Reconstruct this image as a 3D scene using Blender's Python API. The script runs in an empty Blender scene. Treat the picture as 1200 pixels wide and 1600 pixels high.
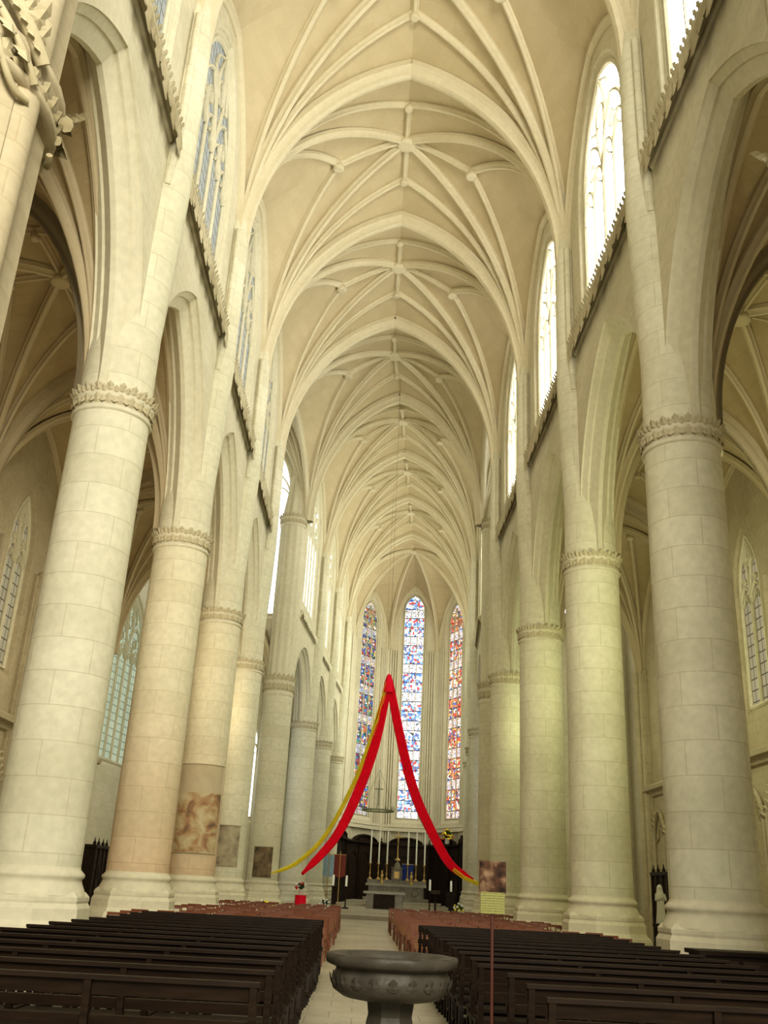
import bpy, math, random
from mathutils import Matrix, Vector
random.seed(7)
pi=math.pi
scn=bpy.context.scene
COL=scn.collection
EYE=1.6
# ---------------------------------------------------------------- builders
class MB:
    def __init__(s): s.v=[]; s.f=[]; s.m=[]; s.s=[]
    def add(s,vs,fs,mat=0,M=None,smooth=False):
        b=len(s.v)
        for p in vs:
            p=Vector(p)
            if M is not None: p=M@p
            s.v.append(p)
        for f in fs:
            s.f.append([i+b for i in f]); s.m.append(mat); s.s.append(smooth)
    def box(s,c,d,mat=0,M=None):
        x,y,z=c; a,b,e=d[0]/2,d[1]/2,d[2]/2
        vs=[(x+i*a,y+j*b,z+k*e) for i in(-1,1) for j in(-1,1) for k in(-1,1)]
        s.add(vs,[(0,1,3,2),(4,6,7,5),(0,4,5,1),(2,3,7,6),(0,2,6,4),(1,5,7,3)],mat,M)
    def grid(s,rows,mat=0,M=None,smooth=True,wrap=False):
        n=len(rows[0]); vs=[p for r in rows for p in r]; fs=[]
        for i in range(len(rows)-1):
            for j in range(n if wrap else n-1):
                k=(j+1)%n
                fs.append((i*n+j,i*n+k,(i+1)*n+k,(i+1)*n+j))
        s.add(vs,fs,mat,M,smooth)
    def lathe(s,prof,n=32,c=(0,0,0),mat=0,M=None,smooth=True,lobe=0,nl=8,caps=True,rot=0):
        rows=[]
        for r,z in prof:
            row=[]
            for i in range(n):
                a=2*pi*i/n+rot; rr=r*(1+lobe*math.cos(nl*a))
                row.append((c[0]+rr*math.cos(a),c[1]+rr*math.sin(a),c[2]+z))
            rows.append(row)
        s.grid(rows,mat,M,smooth,wrap=True)
        if caps:
            s.add(rows[0],[tuple(range(n))[::-1]],mat,M); s.add(rows[-1],[tuple(range(n))],mat,M)
    def tube(s,path,r,n=8,mat=0,M=None,caps=True):
        P=[Vector(p) for p in path]; rows=[]; ref=None
        rs=r if isinstance(r,(list,tuple)) else [r]*len(P)
        for i,p in enumerate(P):
            t=(P[min(i+1,len(P)-1)]-P[max(i-1,0)]).normalized()
            if ref is None:
                ref=Vector((0,0,1)) if abs(t.z)<.9 else Vector((1,0,0))
            u=ref-t*ref.dot(t); u.normalize(); w=t.cross(u); ref=u
            rows.append([p+(u*math.cos(2*pi*j/n)+w*math.sin(2*pi*j/n))*rs[i] for j in range(n)])
        s.grid(rows,mat,M,True,wrap=True)
        if caps:
            s.add(rows[0],[tuple(range(n))[::-1]],mat,M); s.add(rows[-1],[tuple(range(n))],mat,M)
    def bar(s,path,w,y0,y1,mat=0,M=None):
        P=[Vector((p[0],p[1])) for p in path]; rows=[]
        for i,p in enumerate(P):
            t=(P[min(i+1,len(P)-1)]-P[max(i-1,0)])
            if t.length<1e-6: t=Vector((0,1))
            t.normalize(); n=Vector((-t.y,t.x))*w/2
            ym=(y0+y1)/2
            rows.append([(p.x+n.x,ym,p.y+n.y),(p.x+n.x*.4,y0,p.y+n.y*.4),(p.x-n.x*.4,y0,p.y-n.y*.4),(p.x-n.x,ym,p.y-n.y),(p.x-n.x*.4,y1,p.y-n.y*.4),(p.x+n.x*.4,y1,p.y+n.y*.4)])
        s.grid(rows,mat,M,False,wrap=True)
    def sphere(s,c,r,n=10,mat=0,M=None,sc=(1,1,1)):
        rows=[]
        for i in range(n+1):
            a=pi*i/n-pi/2
            rows.append([(c[0]+sc[0]*r*max(math.cos(a),.001)*math.cos(2*pi*j/(n*2)),c[1]+sc[1]*r*max(math.cos(a),.001)*math.sin(2*pi*j/(n*2)),c[2]+sc[2]*r*math.sin(a)) for j in range(n*2)])
        s.grid(rows,mat,M,True,wrap=True)
    def mesh(s,name,mats):
        me=bpy.data.meshes.new(name)
        me.from_pydata([tuple(p) for p in s.v],[],s.f)
        for m in mats: me.materials.append(m)
        for i,p in enumerate(me.polygons):
            p.material_index=s.m[i]; p.use_smooth=s.s[i]
        me.validate(); me.update()
        return me
def link(o): COL.objects.link(o); return o
def obj(name,data,M=None,parent=None):
    o=bpy.data.objects.new(name,data)
    if parent is not None: o.parent=parent
    if M is not None: o.matrix_basis=M
    return link(o)
def top(o,label,cat,group=None):
    o["label"]=label; o["category"]=cat
    if group: o["group"]=group
    return o
def struct(o,label=None,cat=None):
    o["kind"]="structure"
    if label: o["label"]=label
    o["category"]=cat or "building part"
    return o
def T(x,y,z): return Matrix.Translation((x,y,z))
def RZ(a): return Matrix.Rotation(a,4,'Z')
def RX(a): return Matrix.Rotation(a,4,'X')
def RY(a): return Matrix.Rotation(a,4,'Y')
I4=Matrix.Identity(4)
BEND=math.atan(.085)
CH=T(0,44,0)@RZ(-BEND)@T(0,-44,0)
cnt={'window':0,'trim':0}
def nm(k):
    cnt[k]+=1; return "%s_%d"%(k,cnt[k])
# ---------------------------------------------------------------- materials
class NT:
    def __init__(s,name):
        s.mat=bpy.data.materials.new(name); s.mat.use_nodes=True
        s.n=s.mat.node_tree.nodes; s.l=s.mat.node_tree.links
        s.b=s.n['Principled BSDF']; s.out=s.n['Material Output']
    def node(s,t,**k):
        n=s.n.new(t)
        for a,v in k.items():
            if a.startswith('i_'): n.inputs[a[2:].replace('_',' ')].default_value=v
            else: setattr(n,a,v)
        return n
    def L(s,a,b): s.l.new(a,b)
    def mix(s,f,a,b,bt='MIX'):
        n=s.n.new('ShaderNodeMix'); n.data_type='RGBA'; n.blend_type=bt
        for sock,v in ((n.inputs[0],f),(n.inputs[6],a),(n.inputs[7],b)):
            if hasattr(v,'is_linked') or hasattr(v,'links'): s.l.new(v,sock)
            elif isinstance(v,(int,float)): sock.default_value=v
            else: sock.default_value=(*v,1)
        return n.outputs[2]
    def math(s,op,a,b=0):
        n=s.n.new('ShaderNodeMath'); n.operation=op
        for i,v in enumerate((a,b)):
            if isinstance(v,(int,float)): n.inputs[i].default_value=v
            else: s.l.new(v,n.inputs[i])
        return n.outputs[0]
def stone(name,c1,c2,mode='wall',bw=1.0,bh=.42,joint=.82,rough=.85,bump=.15,foot=None,grain=.1):
    t=NT(name)
    tc=t.node('ShaderNodeTexCoord')
    co=tc.outputs['Object']
    sep=t.node('ShaderNodeSeparateXYZ'); t.L(co,sep.inputs[0])
    n1=t.node('ShaderNodeTexNoise',i_Scale=.45,i_Detail=5.0); t.L(co,n1.inputs['Vector'])
    n2=t.node('ShaderNodeTexNoise',i_Scale=6.0,i_Detail=6.0); t.L(co,n2.inputs['Vector'])
    r=t.node('ShaderNodeMapRange'); r.inputs[1].default_value=.35; r.inputs[2].default_value=.65; t.L(n1.outputs[0],r.inputs[0])
    col=t.mix(r.outputs[0],c1,c2)
    if foot:
        f=t.node('ShaderNodeMapRange'); f.inputs[1].default_value=1.5; f.inputs[2].default_value=6.5; f.inputs[3].default_value=.95; f.inputs[4].default_value=0; t.L(sep.outputs[2],f.inputs[0])  # warm light painted into the stone colour, fading out up the shaft
        col=t.mix(t.math('MULTIPLY',f.outputs[0],t.math('ADD',n1.outputs[0],.3)),col,foot)
    r2=t.node('ShaderNodeMapRange'); r2.inputs[1].default_value=.3; r2.inputs[2].default_value=.7; r2.inputs[3].default_value=1-grain; r2.inputs[4].default_value=1+grain*.5; t.L(n2.outputs[0],r2.inputs[0])
    gray=t.node('ShaderNodeCombineColor')
    for i in range(3): t.L(r2.outputs[0],gray.inputs[i])
    col=t.mix(1.0,col,gray.outputs[0],'MULTIPLY')
    if mode!='plain':
        cb=t.node('ShaderNodeCombineXYZ')
        if mode=='cyl':
            a=t.math('ARCTAN2',sep.outputs[1],sep.outputs[0]); a=t.math('MULTIPLY',a,.8)
            t.L(a,cb.inputs[0]); t.L(sep.outputs[2],cb.inputs[1])
        elif mode=='wall':
            t.L(sep.outputs[0],cb.inputs[0]); t.L(sep.outputs[2],cb.inputs[1])
        elif mode=='floor':
            t.L(sep.outputs[0],cb.inputs[0]); t.L(sep.outputs[1],cb.inputs[1])
        elif mode=='vault':
            t.L(sep.outputs[1],cb.inputs[0]); t.L(sep.outputs[2],cb.inputs[1])
        br=t.node('ShaderNodeTexBrick'); t.L(cb.outputs[0],br.inputs['Vector'])
        br.inputs['Color1'].default_value=(1,1,1,1); br.inputs['Color2'].default_value=(.93,.92,.90,1)
        br.inputs['Mortar'].default_value=(joint,joint*.97,joint*.92,1)
        br.inputs['Scale'].default_value=1; br.inputs['Mortar Size'].default_value=.012; br.inputs['Mortar Smooth'].default_value=.3
        br.inputs['Brick Width'].default_value=bw; br.inputs['Row Height'].default_value=bh
        col=t.mix(1.0,col,br.outputs[0],'MULTIPLY')
    t.L(col,t.b.inputs['Base Color'])
    t.b.inputs['Roughness'].default_value=rough
    t.b.inputs['Specular IOR Level'].default_value=.2
    if bump:
        b=t.node('ShaderNodeBump',i_Strength=bump,i_Distance=.03); t.L(n2.outputs[0],b.inputs['Height']); t.L(b.outputs[0],t.b.inputs['Normal'])
    return t.mat
def plain(name,c,rough=.5,metal=0,var=.15,scale=4,stretch=None,spec=.4):
    t=NT(name)
    tc=t.node('ShaderNodeTexCoord'); mp=t.node('ShaderNodeMapping'); t.L(tc.outputs['Object'],mp.inputs[0])
    if stretch: mp.inputs['Scale'].default_value=stretch
    n=t.node('ShaderNodeTexNoise',i_Scale=float(scale),i_Detail=4.0); t.L(mp.outputs[0],n.inputs['Vector'])
    col=t.mix(n.outputs[0],tuple(max(0,x*(1-var*1.6)) for x in c),tuple(min(1,x*(1+var*1.6)) for x in c))
    t.L(col,t.b.inputs['Base Color']); t.b.inputs['Roughness'].default_value=rough; t.b.inputs['Metallic'].default_value=metal
    t.b.inputs['Specular IOR Level'].default_value=spec
    return t.mat
def glass_clear(name,c,strength,cell=.28,lead=.35,dark=(.06,.06,.05),ms=.022):
    t=NT(name)
    tc=t.node('ShaderNodeTexCoord'); sep=t.node('ShaderNodeSeparateXYZ'); t.L(tc.outputs['Object'],sep.inputs[0])
    cb=t.node('ShaderNodeCombineXYZ'); t.L(sep.outputs[0],cb.inputs[0]); t.L(sep.outputs[2],cb.inputs[1])
    br=t.node('ShaderNodeTexBrick'); t.L(cb.outputs[0],br.inputs['Vector']); br.offset=0
    br.inputs['Scale'].default_value=1; br.inputs['Brick Width'].default_value=cell; br.inputs['Row Height'].default_value=cell*1.25
    br.inputs['Mortar Size'].default_value=ms; br.inputs['Color1'].default_value=(*c,1); br.inputs['Color2'].default_value=(*[x*.85 for x in c],1)
    br.inputs['Mortar'].default_value=(*[x*lead for x in c],1)
    n=t.node('ShaderNodeTexNoise',i_Scale=.8,i_Detail=3.0); t.L(cb.outputs[0],n.inputs['Vector'])
    col=t.mix(1.0,br.outputs[0],t.mix(n.outputs[0],(.7,.72,.74),(1,1,1)),'MULTIPLY')
    t.L(col,t.b.inputs['Emission Color']); t.b.inputs['Emission Strength'].default_value=strength
    t.b.inputs['Base Color'].default_value=(*dark,1); t.b.inputs['Roughness'].default_value=.5; t.b.inputs['Specular IOR Level'].default_value=.1
    return t.mat
def glass_stained(name,cols,strength,off=0.0,bandw=.6):
    t=NT(name); S=5.0
    tc=t.node('ShaderNodeTexCoord'); sep=t.node('ShaderNodeSeparateXYZ'); t.L(tc.outputs['Object'],sep.inputs[0])
    cb=t.node('ShaderNodeCombineXYZ'); t.L(t.math('ADD',sep.outputs[0],off),cb.inputs[0]); t.L(sep.outputs[2],cb.inputs[1])
    vo=t.node('ShaderNodeTexVoronoi',i_Scale=S); t.L(cb.outputs[0],vo.inputs['Vector'])
    s2=t.node('ShaderNodeSeparateColor'); t.L(vo.outputs['Color'],s2.inputs[0])
    rp=t.node('ShaderNodeValToRGB'); rp.color_ramp.interpolation='CONSTANT'
    e=rp.color_ramp.elements
    while len(e)<len(cols): e.new(.5)
    for i,c in enumerate(cols): e[i].position=i/len(cols); e[i].color=(*c,1)
    t.L(s2.outputs[0],rp.inputs[0])
    vd=t.node('ShaderNodeTexVoronoi',i_Scale=S,feature='DISTANCE_TO_EDGE'); t.L(cb.outputs[0],vd.inputs['Vector'])
    ld=t.math('GREATER_THAN',vd.outputs['Distance'],.05)
    fr=t.math('FRACT',t.math('MULTIPLY',sep.outputs[2],.38))
    band=t.math('GREATER_THAN',fr,.68)
    nn=t.node('ShaderNodeTexNoise',i_Scale=7.0,i_Detail=3.0); t.L(cb.outputs[0],nn.inputs['Vector'])
    bandc=t.mix(nn.outputs[0],(.12,.13,.15),(1.0,.97,.90))
    col=t.mix(t.math('MULTIPLY',band,bandw),rp.outputs[0],bandc)
    barz=t.math('GREATER_THAN',t.math('FRACT',t.math('MULTIPLY',sep.outputs[2],1.14)),.09)
    m=t.math('MULTIPLY',ld,barz); m=t.math('MAXIMUM',m,.04)
    g=t.node('ShaderNodeCombineColor')
    for i in range(3): t.L(m,g.inputs[i])
    col=t.mix(1.0,col,g.outputs[0],'MULTIPLY')
    t.L(col,t.b.inputs['Emission Color']); t.b.inputs['Emission Strength'].default_value=strength
    t.b.inputs['Base Color'].default_value=(.03,.03,.04,1)
    return t.mat
M_col=stone('stone_column',(.63,.605,.46),(.72,.685,.54),'cyl',1.25,.62,.82,grain=.09)
M_colw=stone('stone_column_lit_foot',(.65,.60,.44),(.73,.68,.52),'cyl',1.25,.62,.82,foot=(.62,.43,.27),grain=.09)  # foot tint paints warm sunlight onto the lower shaft
M_wall=stone('stone_wall',(.62,.58,.435),(.70,.65,.505),'wall',.9,.4,.88,grain=.08)
M_trim=stone('stone_trim',(.62,.58,.435),(.69,.645,.50),'plain',grain=.08)
M_rib=stone('stone_rib',(.63,.565,.405),(.68,.615,.455),'plain',grain=.05)
M_web=stone('stone_vault',(.56,.475,.315),(.61,.52,.355),'vault',.6,.28,.97,bump=0,grain=.02)
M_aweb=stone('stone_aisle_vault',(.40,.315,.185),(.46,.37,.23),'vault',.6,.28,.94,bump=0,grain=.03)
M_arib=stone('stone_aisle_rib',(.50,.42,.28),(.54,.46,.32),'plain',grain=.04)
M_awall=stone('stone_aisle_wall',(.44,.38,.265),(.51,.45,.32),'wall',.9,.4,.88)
M_leaf=stone('stone_foliage',(.34,.29,.18),(.56,.50,.35),'plain',bump=.4)
M_floor=stone('floor_tiles',(.38,.35,.27),(.50,.46,.36),'floor',.6,.6,.7,rough=.45,bump=.05)
M_pew=plain('dark_wood',(.016,.009,.005),.5,0,.5,3,stretch=(1,8,8),spec=.14)
M_chair=plain('brown_wood',(.17,.055,.022),.5,0,.4,5)
M_straw=plain('straw_seat',(.26,.14,.06),.8,0,.3,20)
M_dark=plain('carved_dark_wood',(.030,.019,.012),.6,0,.4,4,spec=.2)
M_gold=plain('gilded_brass',(.55,.39,.16),.45,.8,.2,8)
M_red=plain('red_cloth',(.86,.015,.05),.9,0,.1,2,spec=.1)
M_yel=plain('yellow_cloth',(.86,.74,.07),.9,0,.1,2,spec=.1)
M_white=plain('white_marble',(.62,.60,.52),.4,0,.08,3)
M_cloth=plain('white_altar_linen',(.40,.38,.32),.8,0,.1,3)
M_altar=plain('grey_marble_altar',(.24,.215,.165),.4,0,.45,3)
M_wax=plain('candle_wax',(.95,.93,.84),.5,0,.05,3)
M_green=plain('leaf_green',(.05,.10,.03),.6,0,.4,12)
M_iron=plain('dark_iron',(.02,.02,.022),.5,.4,.2,6)
M_basin=stone('grey_marble',(.030,.026,.020),(.085,.074,.058),'plain',rough=.5,bump=.6)
M_pole=plain('painted_pole',(.07,.022,.016),.4,0,.2,5)
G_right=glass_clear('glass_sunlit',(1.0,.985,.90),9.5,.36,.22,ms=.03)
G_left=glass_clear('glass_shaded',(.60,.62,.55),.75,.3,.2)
G_choir=glass_clear('glass_choir',(1.0,.99,.82),8.0,.36,.3)
G_chl=glass_clear('glass_choir_pale',(.85,.88,.82),2.4,.36,.3)
G_dim=glass_clear('glass_dim',(.85,.74,.46),.40,.3,.2,(.03,.025,.015))
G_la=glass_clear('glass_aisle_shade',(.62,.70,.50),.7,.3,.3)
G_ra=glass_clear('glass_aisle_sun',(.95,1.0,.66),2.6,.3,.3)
G_tr=glass_clear('glass_transept',(.92,.97,1.0),4.5,.4,.5)
G_s1=glass_stained('stained_glass_blue',[(.03,.07,.30),(.38,.05,.03),(.06,.15,.42),(.04,.22,.10),(.45,.14,.05),(.60,.58,.48),(.04,.05,.09),(.48,.36,.12)],1.4,3.1,.5)
G_s2=glass_stained('stained_glass_pale',[(.08,.20,.62),(.60,.06,.05),(.88,.92,1.0),(.16,.32,.72),(.92,.88,.68),(.50,.62,.82),(.10,.12,.24),(.70,.74,.76)],2.0,11.7,.8)
G_s3=glass_stained('stained_glass_red',[(.62,.07,.04),(.08,.14,.42),(.78,.40,.10),(.45,.06,.04),(.88,.76,.50),(.46,.50,.54),(.08,.06,.08),(.66,.20,.08)],1.7,23.3,.6)
# ---------------------------------------------------------------- arch maths
def arch(x,h,r):
    R=(h*h+r*r)/(2*h); return math.sqrt(max(0,R*R-(abs(x)+R-h)**2))
def arcpts(c,h,zs,r,n=12):
    R=(h*h+r*r)/(2*h); ph=math.atan2(r,R-h); out=[]
    for i in range(n+1):
        a=ph*i/n; out.append((c-(h-R)-R*math.cos(a),zs+R*math.sin(a)))
    right=[(2*c-x,z) for x,z in out[:-1]][::-1]
    return out+right
def panel(mb,x0,x1,z0,z1,ops,y=0,mat=0,n=20):
    xs={round(x0,4),round(x1,4)}
    for c,h,zb,zs,r in ops:
        for i in range(n+1):
            x=c-h*math.cos(pi*i/n)
            if x0<=x<=x1: xs.add(round(x,4))
    xs=sorted(xs)
    for a,b in zip(xs,xs[1:]):
        if b-a<1e-4: continue
        m=(a+b)/2; cov=sorted([o for o in ops if abs(m-o[0])<o[1]],key=lambda o:o[2])
        ca=cb=z0
        for c,h,zb,zs,r in cov:
            if zb>z0+1e-4: mb.add([(a,y,ca),(b,y,cb),(b,y,zb),(a,y,zb)],[(0,1,2,3)],mat)
            ca=zs+arch(a-c,h,r); cb=zs+arch(b-c,h,r)
        mb.add([(a,y,ca),(b,y,cb),(b,y,z1),(a,y,z1)],[(0,1,2,3)],mat)
def reveal(mb,c,h,zb,zs,r,prof,n=12,mat=0,sill=True,smooth=False):
    rows=[]
    for o,y in prof:
        pts=arcpts(c,h-o,zs,r-o*1.05,n)
        pts=[(c-(h-o),zb+(o if sill else 0))]+pts+[(c+(h-o),zb+(o if sill else 0))]
        if sill: pts=pts+[pts[0]]
        rows.append([(x,y,z) for x,z in pts])
    mb.grid(rows,mat,None,smooth)
def glassfill(mb,h,zb,zs,r,y,mat=0,n=16,c=0):
    xs=[c-h*math.cos(pi*i/n) for i in range(n+1)]
    for a,b in zip(xs,xs[1:]):
        mb.add([(a,y,zb),(b,y,zb),(b,y,zs+arch(b-c,h,r)),(a,y,zs+arch(a-c,h,r))],[(0,1,2,3)],mat)
def circ(cx,cz,r,n=16): return [(cx+r*math.cos(2*pi*i/n),cz+r*math.sin(2*pi*i/n)) for i in range(n+1)]
def tracery(mb,h,zb,zs,r,nl,w,y0,y1):
    mb.bar([(-h,zb)]+arcpts(0,h,zs,r)+[(h,zb),(-h,zb)],w*1.6,y0,y1)
    hl=h/nl
    zl=zs-hl*1.2
    for i in range(1,nl):
        x=-h+2*hl*i
        mb.bar([(x,zb),(x,zl)],w*(1.4 if nl==4 and i==2 else 1),y0,y1)
    for i in range(nl):
        c=-h+hl*(2*i+1)
        rise=hl*1.5+(hl*1.4 if nl==3 and i==1 else 0)
        mb.bar(arcpts(c,hl,zl,rise,6),w*.9,y0,y1)
        mb.bar([(c-hl*.75,zl),(c-hl*.35,zl+hl*.35),(c,zl+hl*.9),(c+hl*.35,zl+hl*.35),(c+hl*.75,zl)],w*.5,y0,y1)
    if nl%2==0:
        for sgn in(-1,1):
            if nl>2: mb.bar(arcpts(sgn*h/2,h/2,zl+.1,h*.85,8),w,y0,y1)
            mb.bar(circ(sgn*h/2,zl+hl*1.95,hl*.42*(1 if nl>2 else .5),12),w*.6,y0,y1)
        zc=zs+r*.5
        mb.bar([(0,zl+hl*.6),(-h*.22,zc-.1*h),(-h*.18,zc+.18*h),(0,zs+r*.93),(h*.18,zc+.18*h),(h*.22,zc-.1*h),(0,zl+hl*.6)],w*.8,y0,y1)
        mb.bar(circ(0,zc,h*.16,12),w*.6,y0,y1)
        for sgn in(-1,1):
            mb.bar([(sgn*h*.22,zc-.1*h),(sgn*h*.45,zc+.05*h),(sgn*h*.35,zc+.3*h),(sgn*h*.05,zs+r*.9)],w*.7,y0,y1)
    else:
        for sgn in(-1,1):
            c=sgn*hl*1.25; z=zs+r*.33
            mb.bar(circ(c,z,hl*.5,12),w*.7,y0,y1)
            mb.bar([(c,z-hl*.5),(c-sgn*hl*.2,z),(c,z+hl*.5)],w*.5,y0,y1)
            mb.bar([(sgn*hl,zl+hl*.2),(sgn*hl*.55,zs+r*.45),(0,zs+r*.8)],w*.7,y0,y1)
        mb.bar(circ(0,zs+r*.72,hl*.34,10),w*.6,y0,y1)
def leafpiece(mb,P,u,v,n,s,mat=0,b=1.0):
    P=Vector(P);u=Vector(u);v=Vector(v);n=Vector(n)
    q=lambda a,bb,c:P+(u*a+v*bb+n*(c*b))*s
    vs=[q(-.25,0,0),q(.25,0,0),q(-.62,.35,.15),q(0,.35,.42),q(.62,.35,.15),q(-.3,.62,.3),q(.3,.62,.3),q(-.42,.85,.4),q(0,.8,.6),q(.42,.85,.4),q(0,1.15,.72)]
    mb.add(vs,[(0,1,3),(0,3,2),(1,4,3),(2,3,5),(3,4,6),(3,8,5),(3,6,8),(5,8,7),(6,9,8),(7,8,10),(8,9,10)],mat,None,False)
# ---------------------------------------------------------------- ribs and vaults
def Q(t,c): return math.sqrt(max(0,(2*c*t-t*t)/(2*c-1)))
def ribsweep(mb,P,w,h,mat=0):
    P=[Vector(p) for p in P]; d=P[-1]-P[0]; u=Vector((d.x,d.y,0)).normalized(); side=Vector((-u.y,u.x,0))
    prof=[(-.5,-.15),(-.5,.35),(-.36,.5),(-.26,.7),(-.2,.95),(0,1.02),(.2,.95),(.26,.7),(.36,.5),(.5,.35),(.5,-.15)]
    rows=[]
    for i,p in enumerate(P):
        t=(P[min(i+1,len(P)-1)]-P[max(i-1,0)]).normalized()
        tu=t.dot(u); n=u*t.z-Vector((0,0,1))*tu; n.normalize()
        rows.append([p+side*(a*w)+n*(b*h) for a,b in prof])
    mb.grid(rows,mat,None,False)
def ribpath(c,t,zs,cc,n=18,over=0):
    out=[]
    for i in range(n+1):
        k=(i/n)**1.6
        out.append((c[0]+(t[0]-c[0])*k,c[1]+(t[1]-c[1])*k,zs+(t[2]-zs)*Q(k,cc)))
    return out
def fan(mb,c,targets,zs,cc,n=18,mat=0):
    mb.grid([ribpath(c,t,zs,cc,n) for t in targets],mat)
def boss(mb,p,r):
    mb.lathe([(r*.35,-.36),(r*.8,-.38),(r,-.32),(r,-.2),(r*.75,-.12),(r*.7,.05)],20,p)
def vault_bay(a,b,zs,H,Hw,Ht,cc,tw,th,dw,dh,star=True,back=True):
    W=MB(); Rb=MB()
    def lat(x): return H-(H-Hw)*(abs(x)/a)**1.4
    def lon(y): return H-(H-Ht)*(abs(y)/b)**2
    for sx in(-1,1):
        for sy in(-1,1):
            C=(sx*a,sy*b)
            tg=[(sx*x,0,lat(x)) for x in [a*(1-i/8) for i in range(9)]]+[(0,sy*y,lon(y)) for y in [b*i/8 for i in range(1,9)]]
            fan(W,C,tg,zs,cc)
            ribsweep(Rb,ribpath(C,(0,0,H),zs,cc),dw,dh)
            ribsweep(Rb,ribpath(C,(sx*a,0,Hw),zs,cc),dw*1.1,dh*.8)
            if star:
                ribsweep(Rb,ribpath(C,(sx*a*.48,0,lat(a*.48)),zs,cc),dw*.85,dh*.8)
                ribsweep(Rb,ribpath(C,(0,sy*b*.5,lon(b*.5)),zs,cc),dw*.85,dh*.8)
            if sy<0 or back: ribsweep(Rb,ribpath(C,(0,sy*b,Ht),zs,cc),tw,th)
    if star:
        for sx in(-1,1):
            ribsweep(Rb,[(sx*a*.48*i/6,0,lat(a*.48*i/6)) for i in range(7)],dw*.8,dh*.8)
            boss(Rb,(sx*a*.48,0,lat(a*.48)),dw*.7)
            ribsweep(Rb,[(0,sx*b*.5*i/6,lon(b*.5*i/6)) for i in range(7)],dw*.8,dh*.8)
            boss(Rb,(0,sx*b*.5,lon(b*.5)),dw*.5)
    boss(Rb,(0,0,H),dw*1.15)
    return W,Rb
ZC=10.75
ZS=21.2
HC=30.1
HW=26.2
B=4.15
A=5.6
navec=[9.5+8.3*i+4.15 for i in range(4)]
W,Rb=vault_bay(A,B,ZS,HC,HW,29.6,1.36,.68,.44,.33,.27,back=False)
me_w=W.mesh('nave_vault',[M_web]); me_r=Rb.mesh('nave_ribs',[M_rib])
def place_vault(me1,me2,M,label="cream stone star vault web"):
    o=obj('ceiling',me1,M); struct(o,label,"ceiling")
    o=obj(nm('trim'),me2,M); struct(o,"moulded stone vault ribs with round bosses","vault ribs")
for y in navec: place_vault(me_w,me_r,T(0,y,0))
def wedge(me,offx=0,scale=True,pin=0):
    m2=me.copy()
    for v in m2.vertices:
        f=min(1,max(0,(v.co.y+B)/(2*B)))
        x=v.co.x+offx
        if scale: x=x*(1-f*(1-5.15/A))
        if pin: x=x-pin*.45*f*(1-(abs(x)-A)/7.4)
        p0=Vector((x,46.85+v.co.y,v.co.z)); p1=CH@p0
        v.co=p0.lerp(p1,f)
    m2.update(); return m2
place_vault(wedge(me_w),wedge(me_r),I4)
Wc,Rc=vault_bay(5.15,4.0,ZS,HC,HW,29.6,1.36,.68,.44,.33,.27,back=False)
mwc=Wc.mesh('choir_vault',[M_web]); mrc=Rc.mesh('choir_ribs',[M_rib])
for y in (55,63,71): place_vault(mwc,mrc,CH@T(0,y,0))
Wa,Ra=vault_bay(2.85,B,10.9,16.9,16.2,16.4,1.35,.42,.36,.24,.24,star=True)
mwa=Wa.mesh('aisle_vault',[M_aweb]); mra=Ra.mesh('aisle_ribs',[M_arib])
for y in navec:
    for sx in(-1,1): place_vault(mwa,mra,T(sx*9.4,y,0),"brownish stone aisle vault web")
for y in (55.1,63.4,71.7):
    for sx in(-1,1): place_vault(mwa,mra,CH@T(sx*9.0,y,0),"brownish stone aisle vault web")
Wt,Rt=vault_bay(3.7,B,ZS,29.4,HW,28.6,1.36,.5,.4,.28,.28)
mwt=Wt.mesh('arm_vault',[M_web]); mrt=Rt.mesh('arm_ribs',[M_rib])
for sx in(-1,1): place_vault(wedge(mwt,sx*9.3,False,sx),wedge(mrt,sx*9.3,False,sx),I4)
# ---------------------------------------------------------------- frames on walls
def WF(side,L,Y,base=I4): return base@T(side*L,Y,0)@RZ(pi/2 if side<0 else -pi/2)
hp=[(0,0),(0,.05),(.14,.18),(.14,.24),(.42,.44)]
ARP=hp+[(o,1.0-y) for o,y in hp[::-1]]
WNP=[(0,0),(.05,.02),(.10,.10),(.16,.11),(.22,.18),(.30,.20)]
def leafledge(L,proj=.24,z=17.6,leaf=.27,n=34):
    mb=MB()
    pr=[(0,z-.26),(-.06,z-.22),(-.09,z-.12),(-proj*.8,z-.05),(-proj,z),(-proj,z+.08),(-.08,z+.18),(.05,z+.2)]
    mb.grid([[(-L,y,zz) for y,zz in pr],[(L,y,zz) for y,zz in pr]],0,None,False)
    for s in(-1,1): mb.add([(s*L,y,zz) for y,zz in pr],[tuple(range(len(pr)))],0)
    r=random.Random(5)
    for i in range(n):
        x=-L+2*L*(i+.5)/n+r.uniform(-.03,.03)
        s=leaf*(2.2 if i%4==1 else (1.6 if i%4==3 else 1.2))*r.uniform(.92,1.08)
        leafpiece(mb,(x,-proj-.01,z+.02),(1,0,0),(r.uniform(-.12,.12),.14,-1),(0,-1,0),s,1,.3)
        leafpiece(mb,(x,-proj*.9,z+.04),(1,0,0),(0,-.2,.8),(0,-1,0),leaf*.7,1,.4)
    return mb
def arcade_bay(half,arch_h,arch_rise,win_h,name,zsill=18.0,sash=22.0,wrise=3.6):
    mb=MB()
    ops=[(0,arch_h,0,ZC+.15,arch_rise),(0,win_h,zsill,sash,wrise)]
    panel(mb,-half,half,ZC+.1,30.2,ops,0)
    panel(mb,-half,half,ZC+.1,30.2,ops,1.0)
    for x in(-half,half): mb.add([(x,0,ZC+.1),(x,1,ZC+.1),(x,1,30.2),(x,0,30.2)],[(0,1,2,3)])
    return mb.mesh(name,[M_wall])
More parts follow.
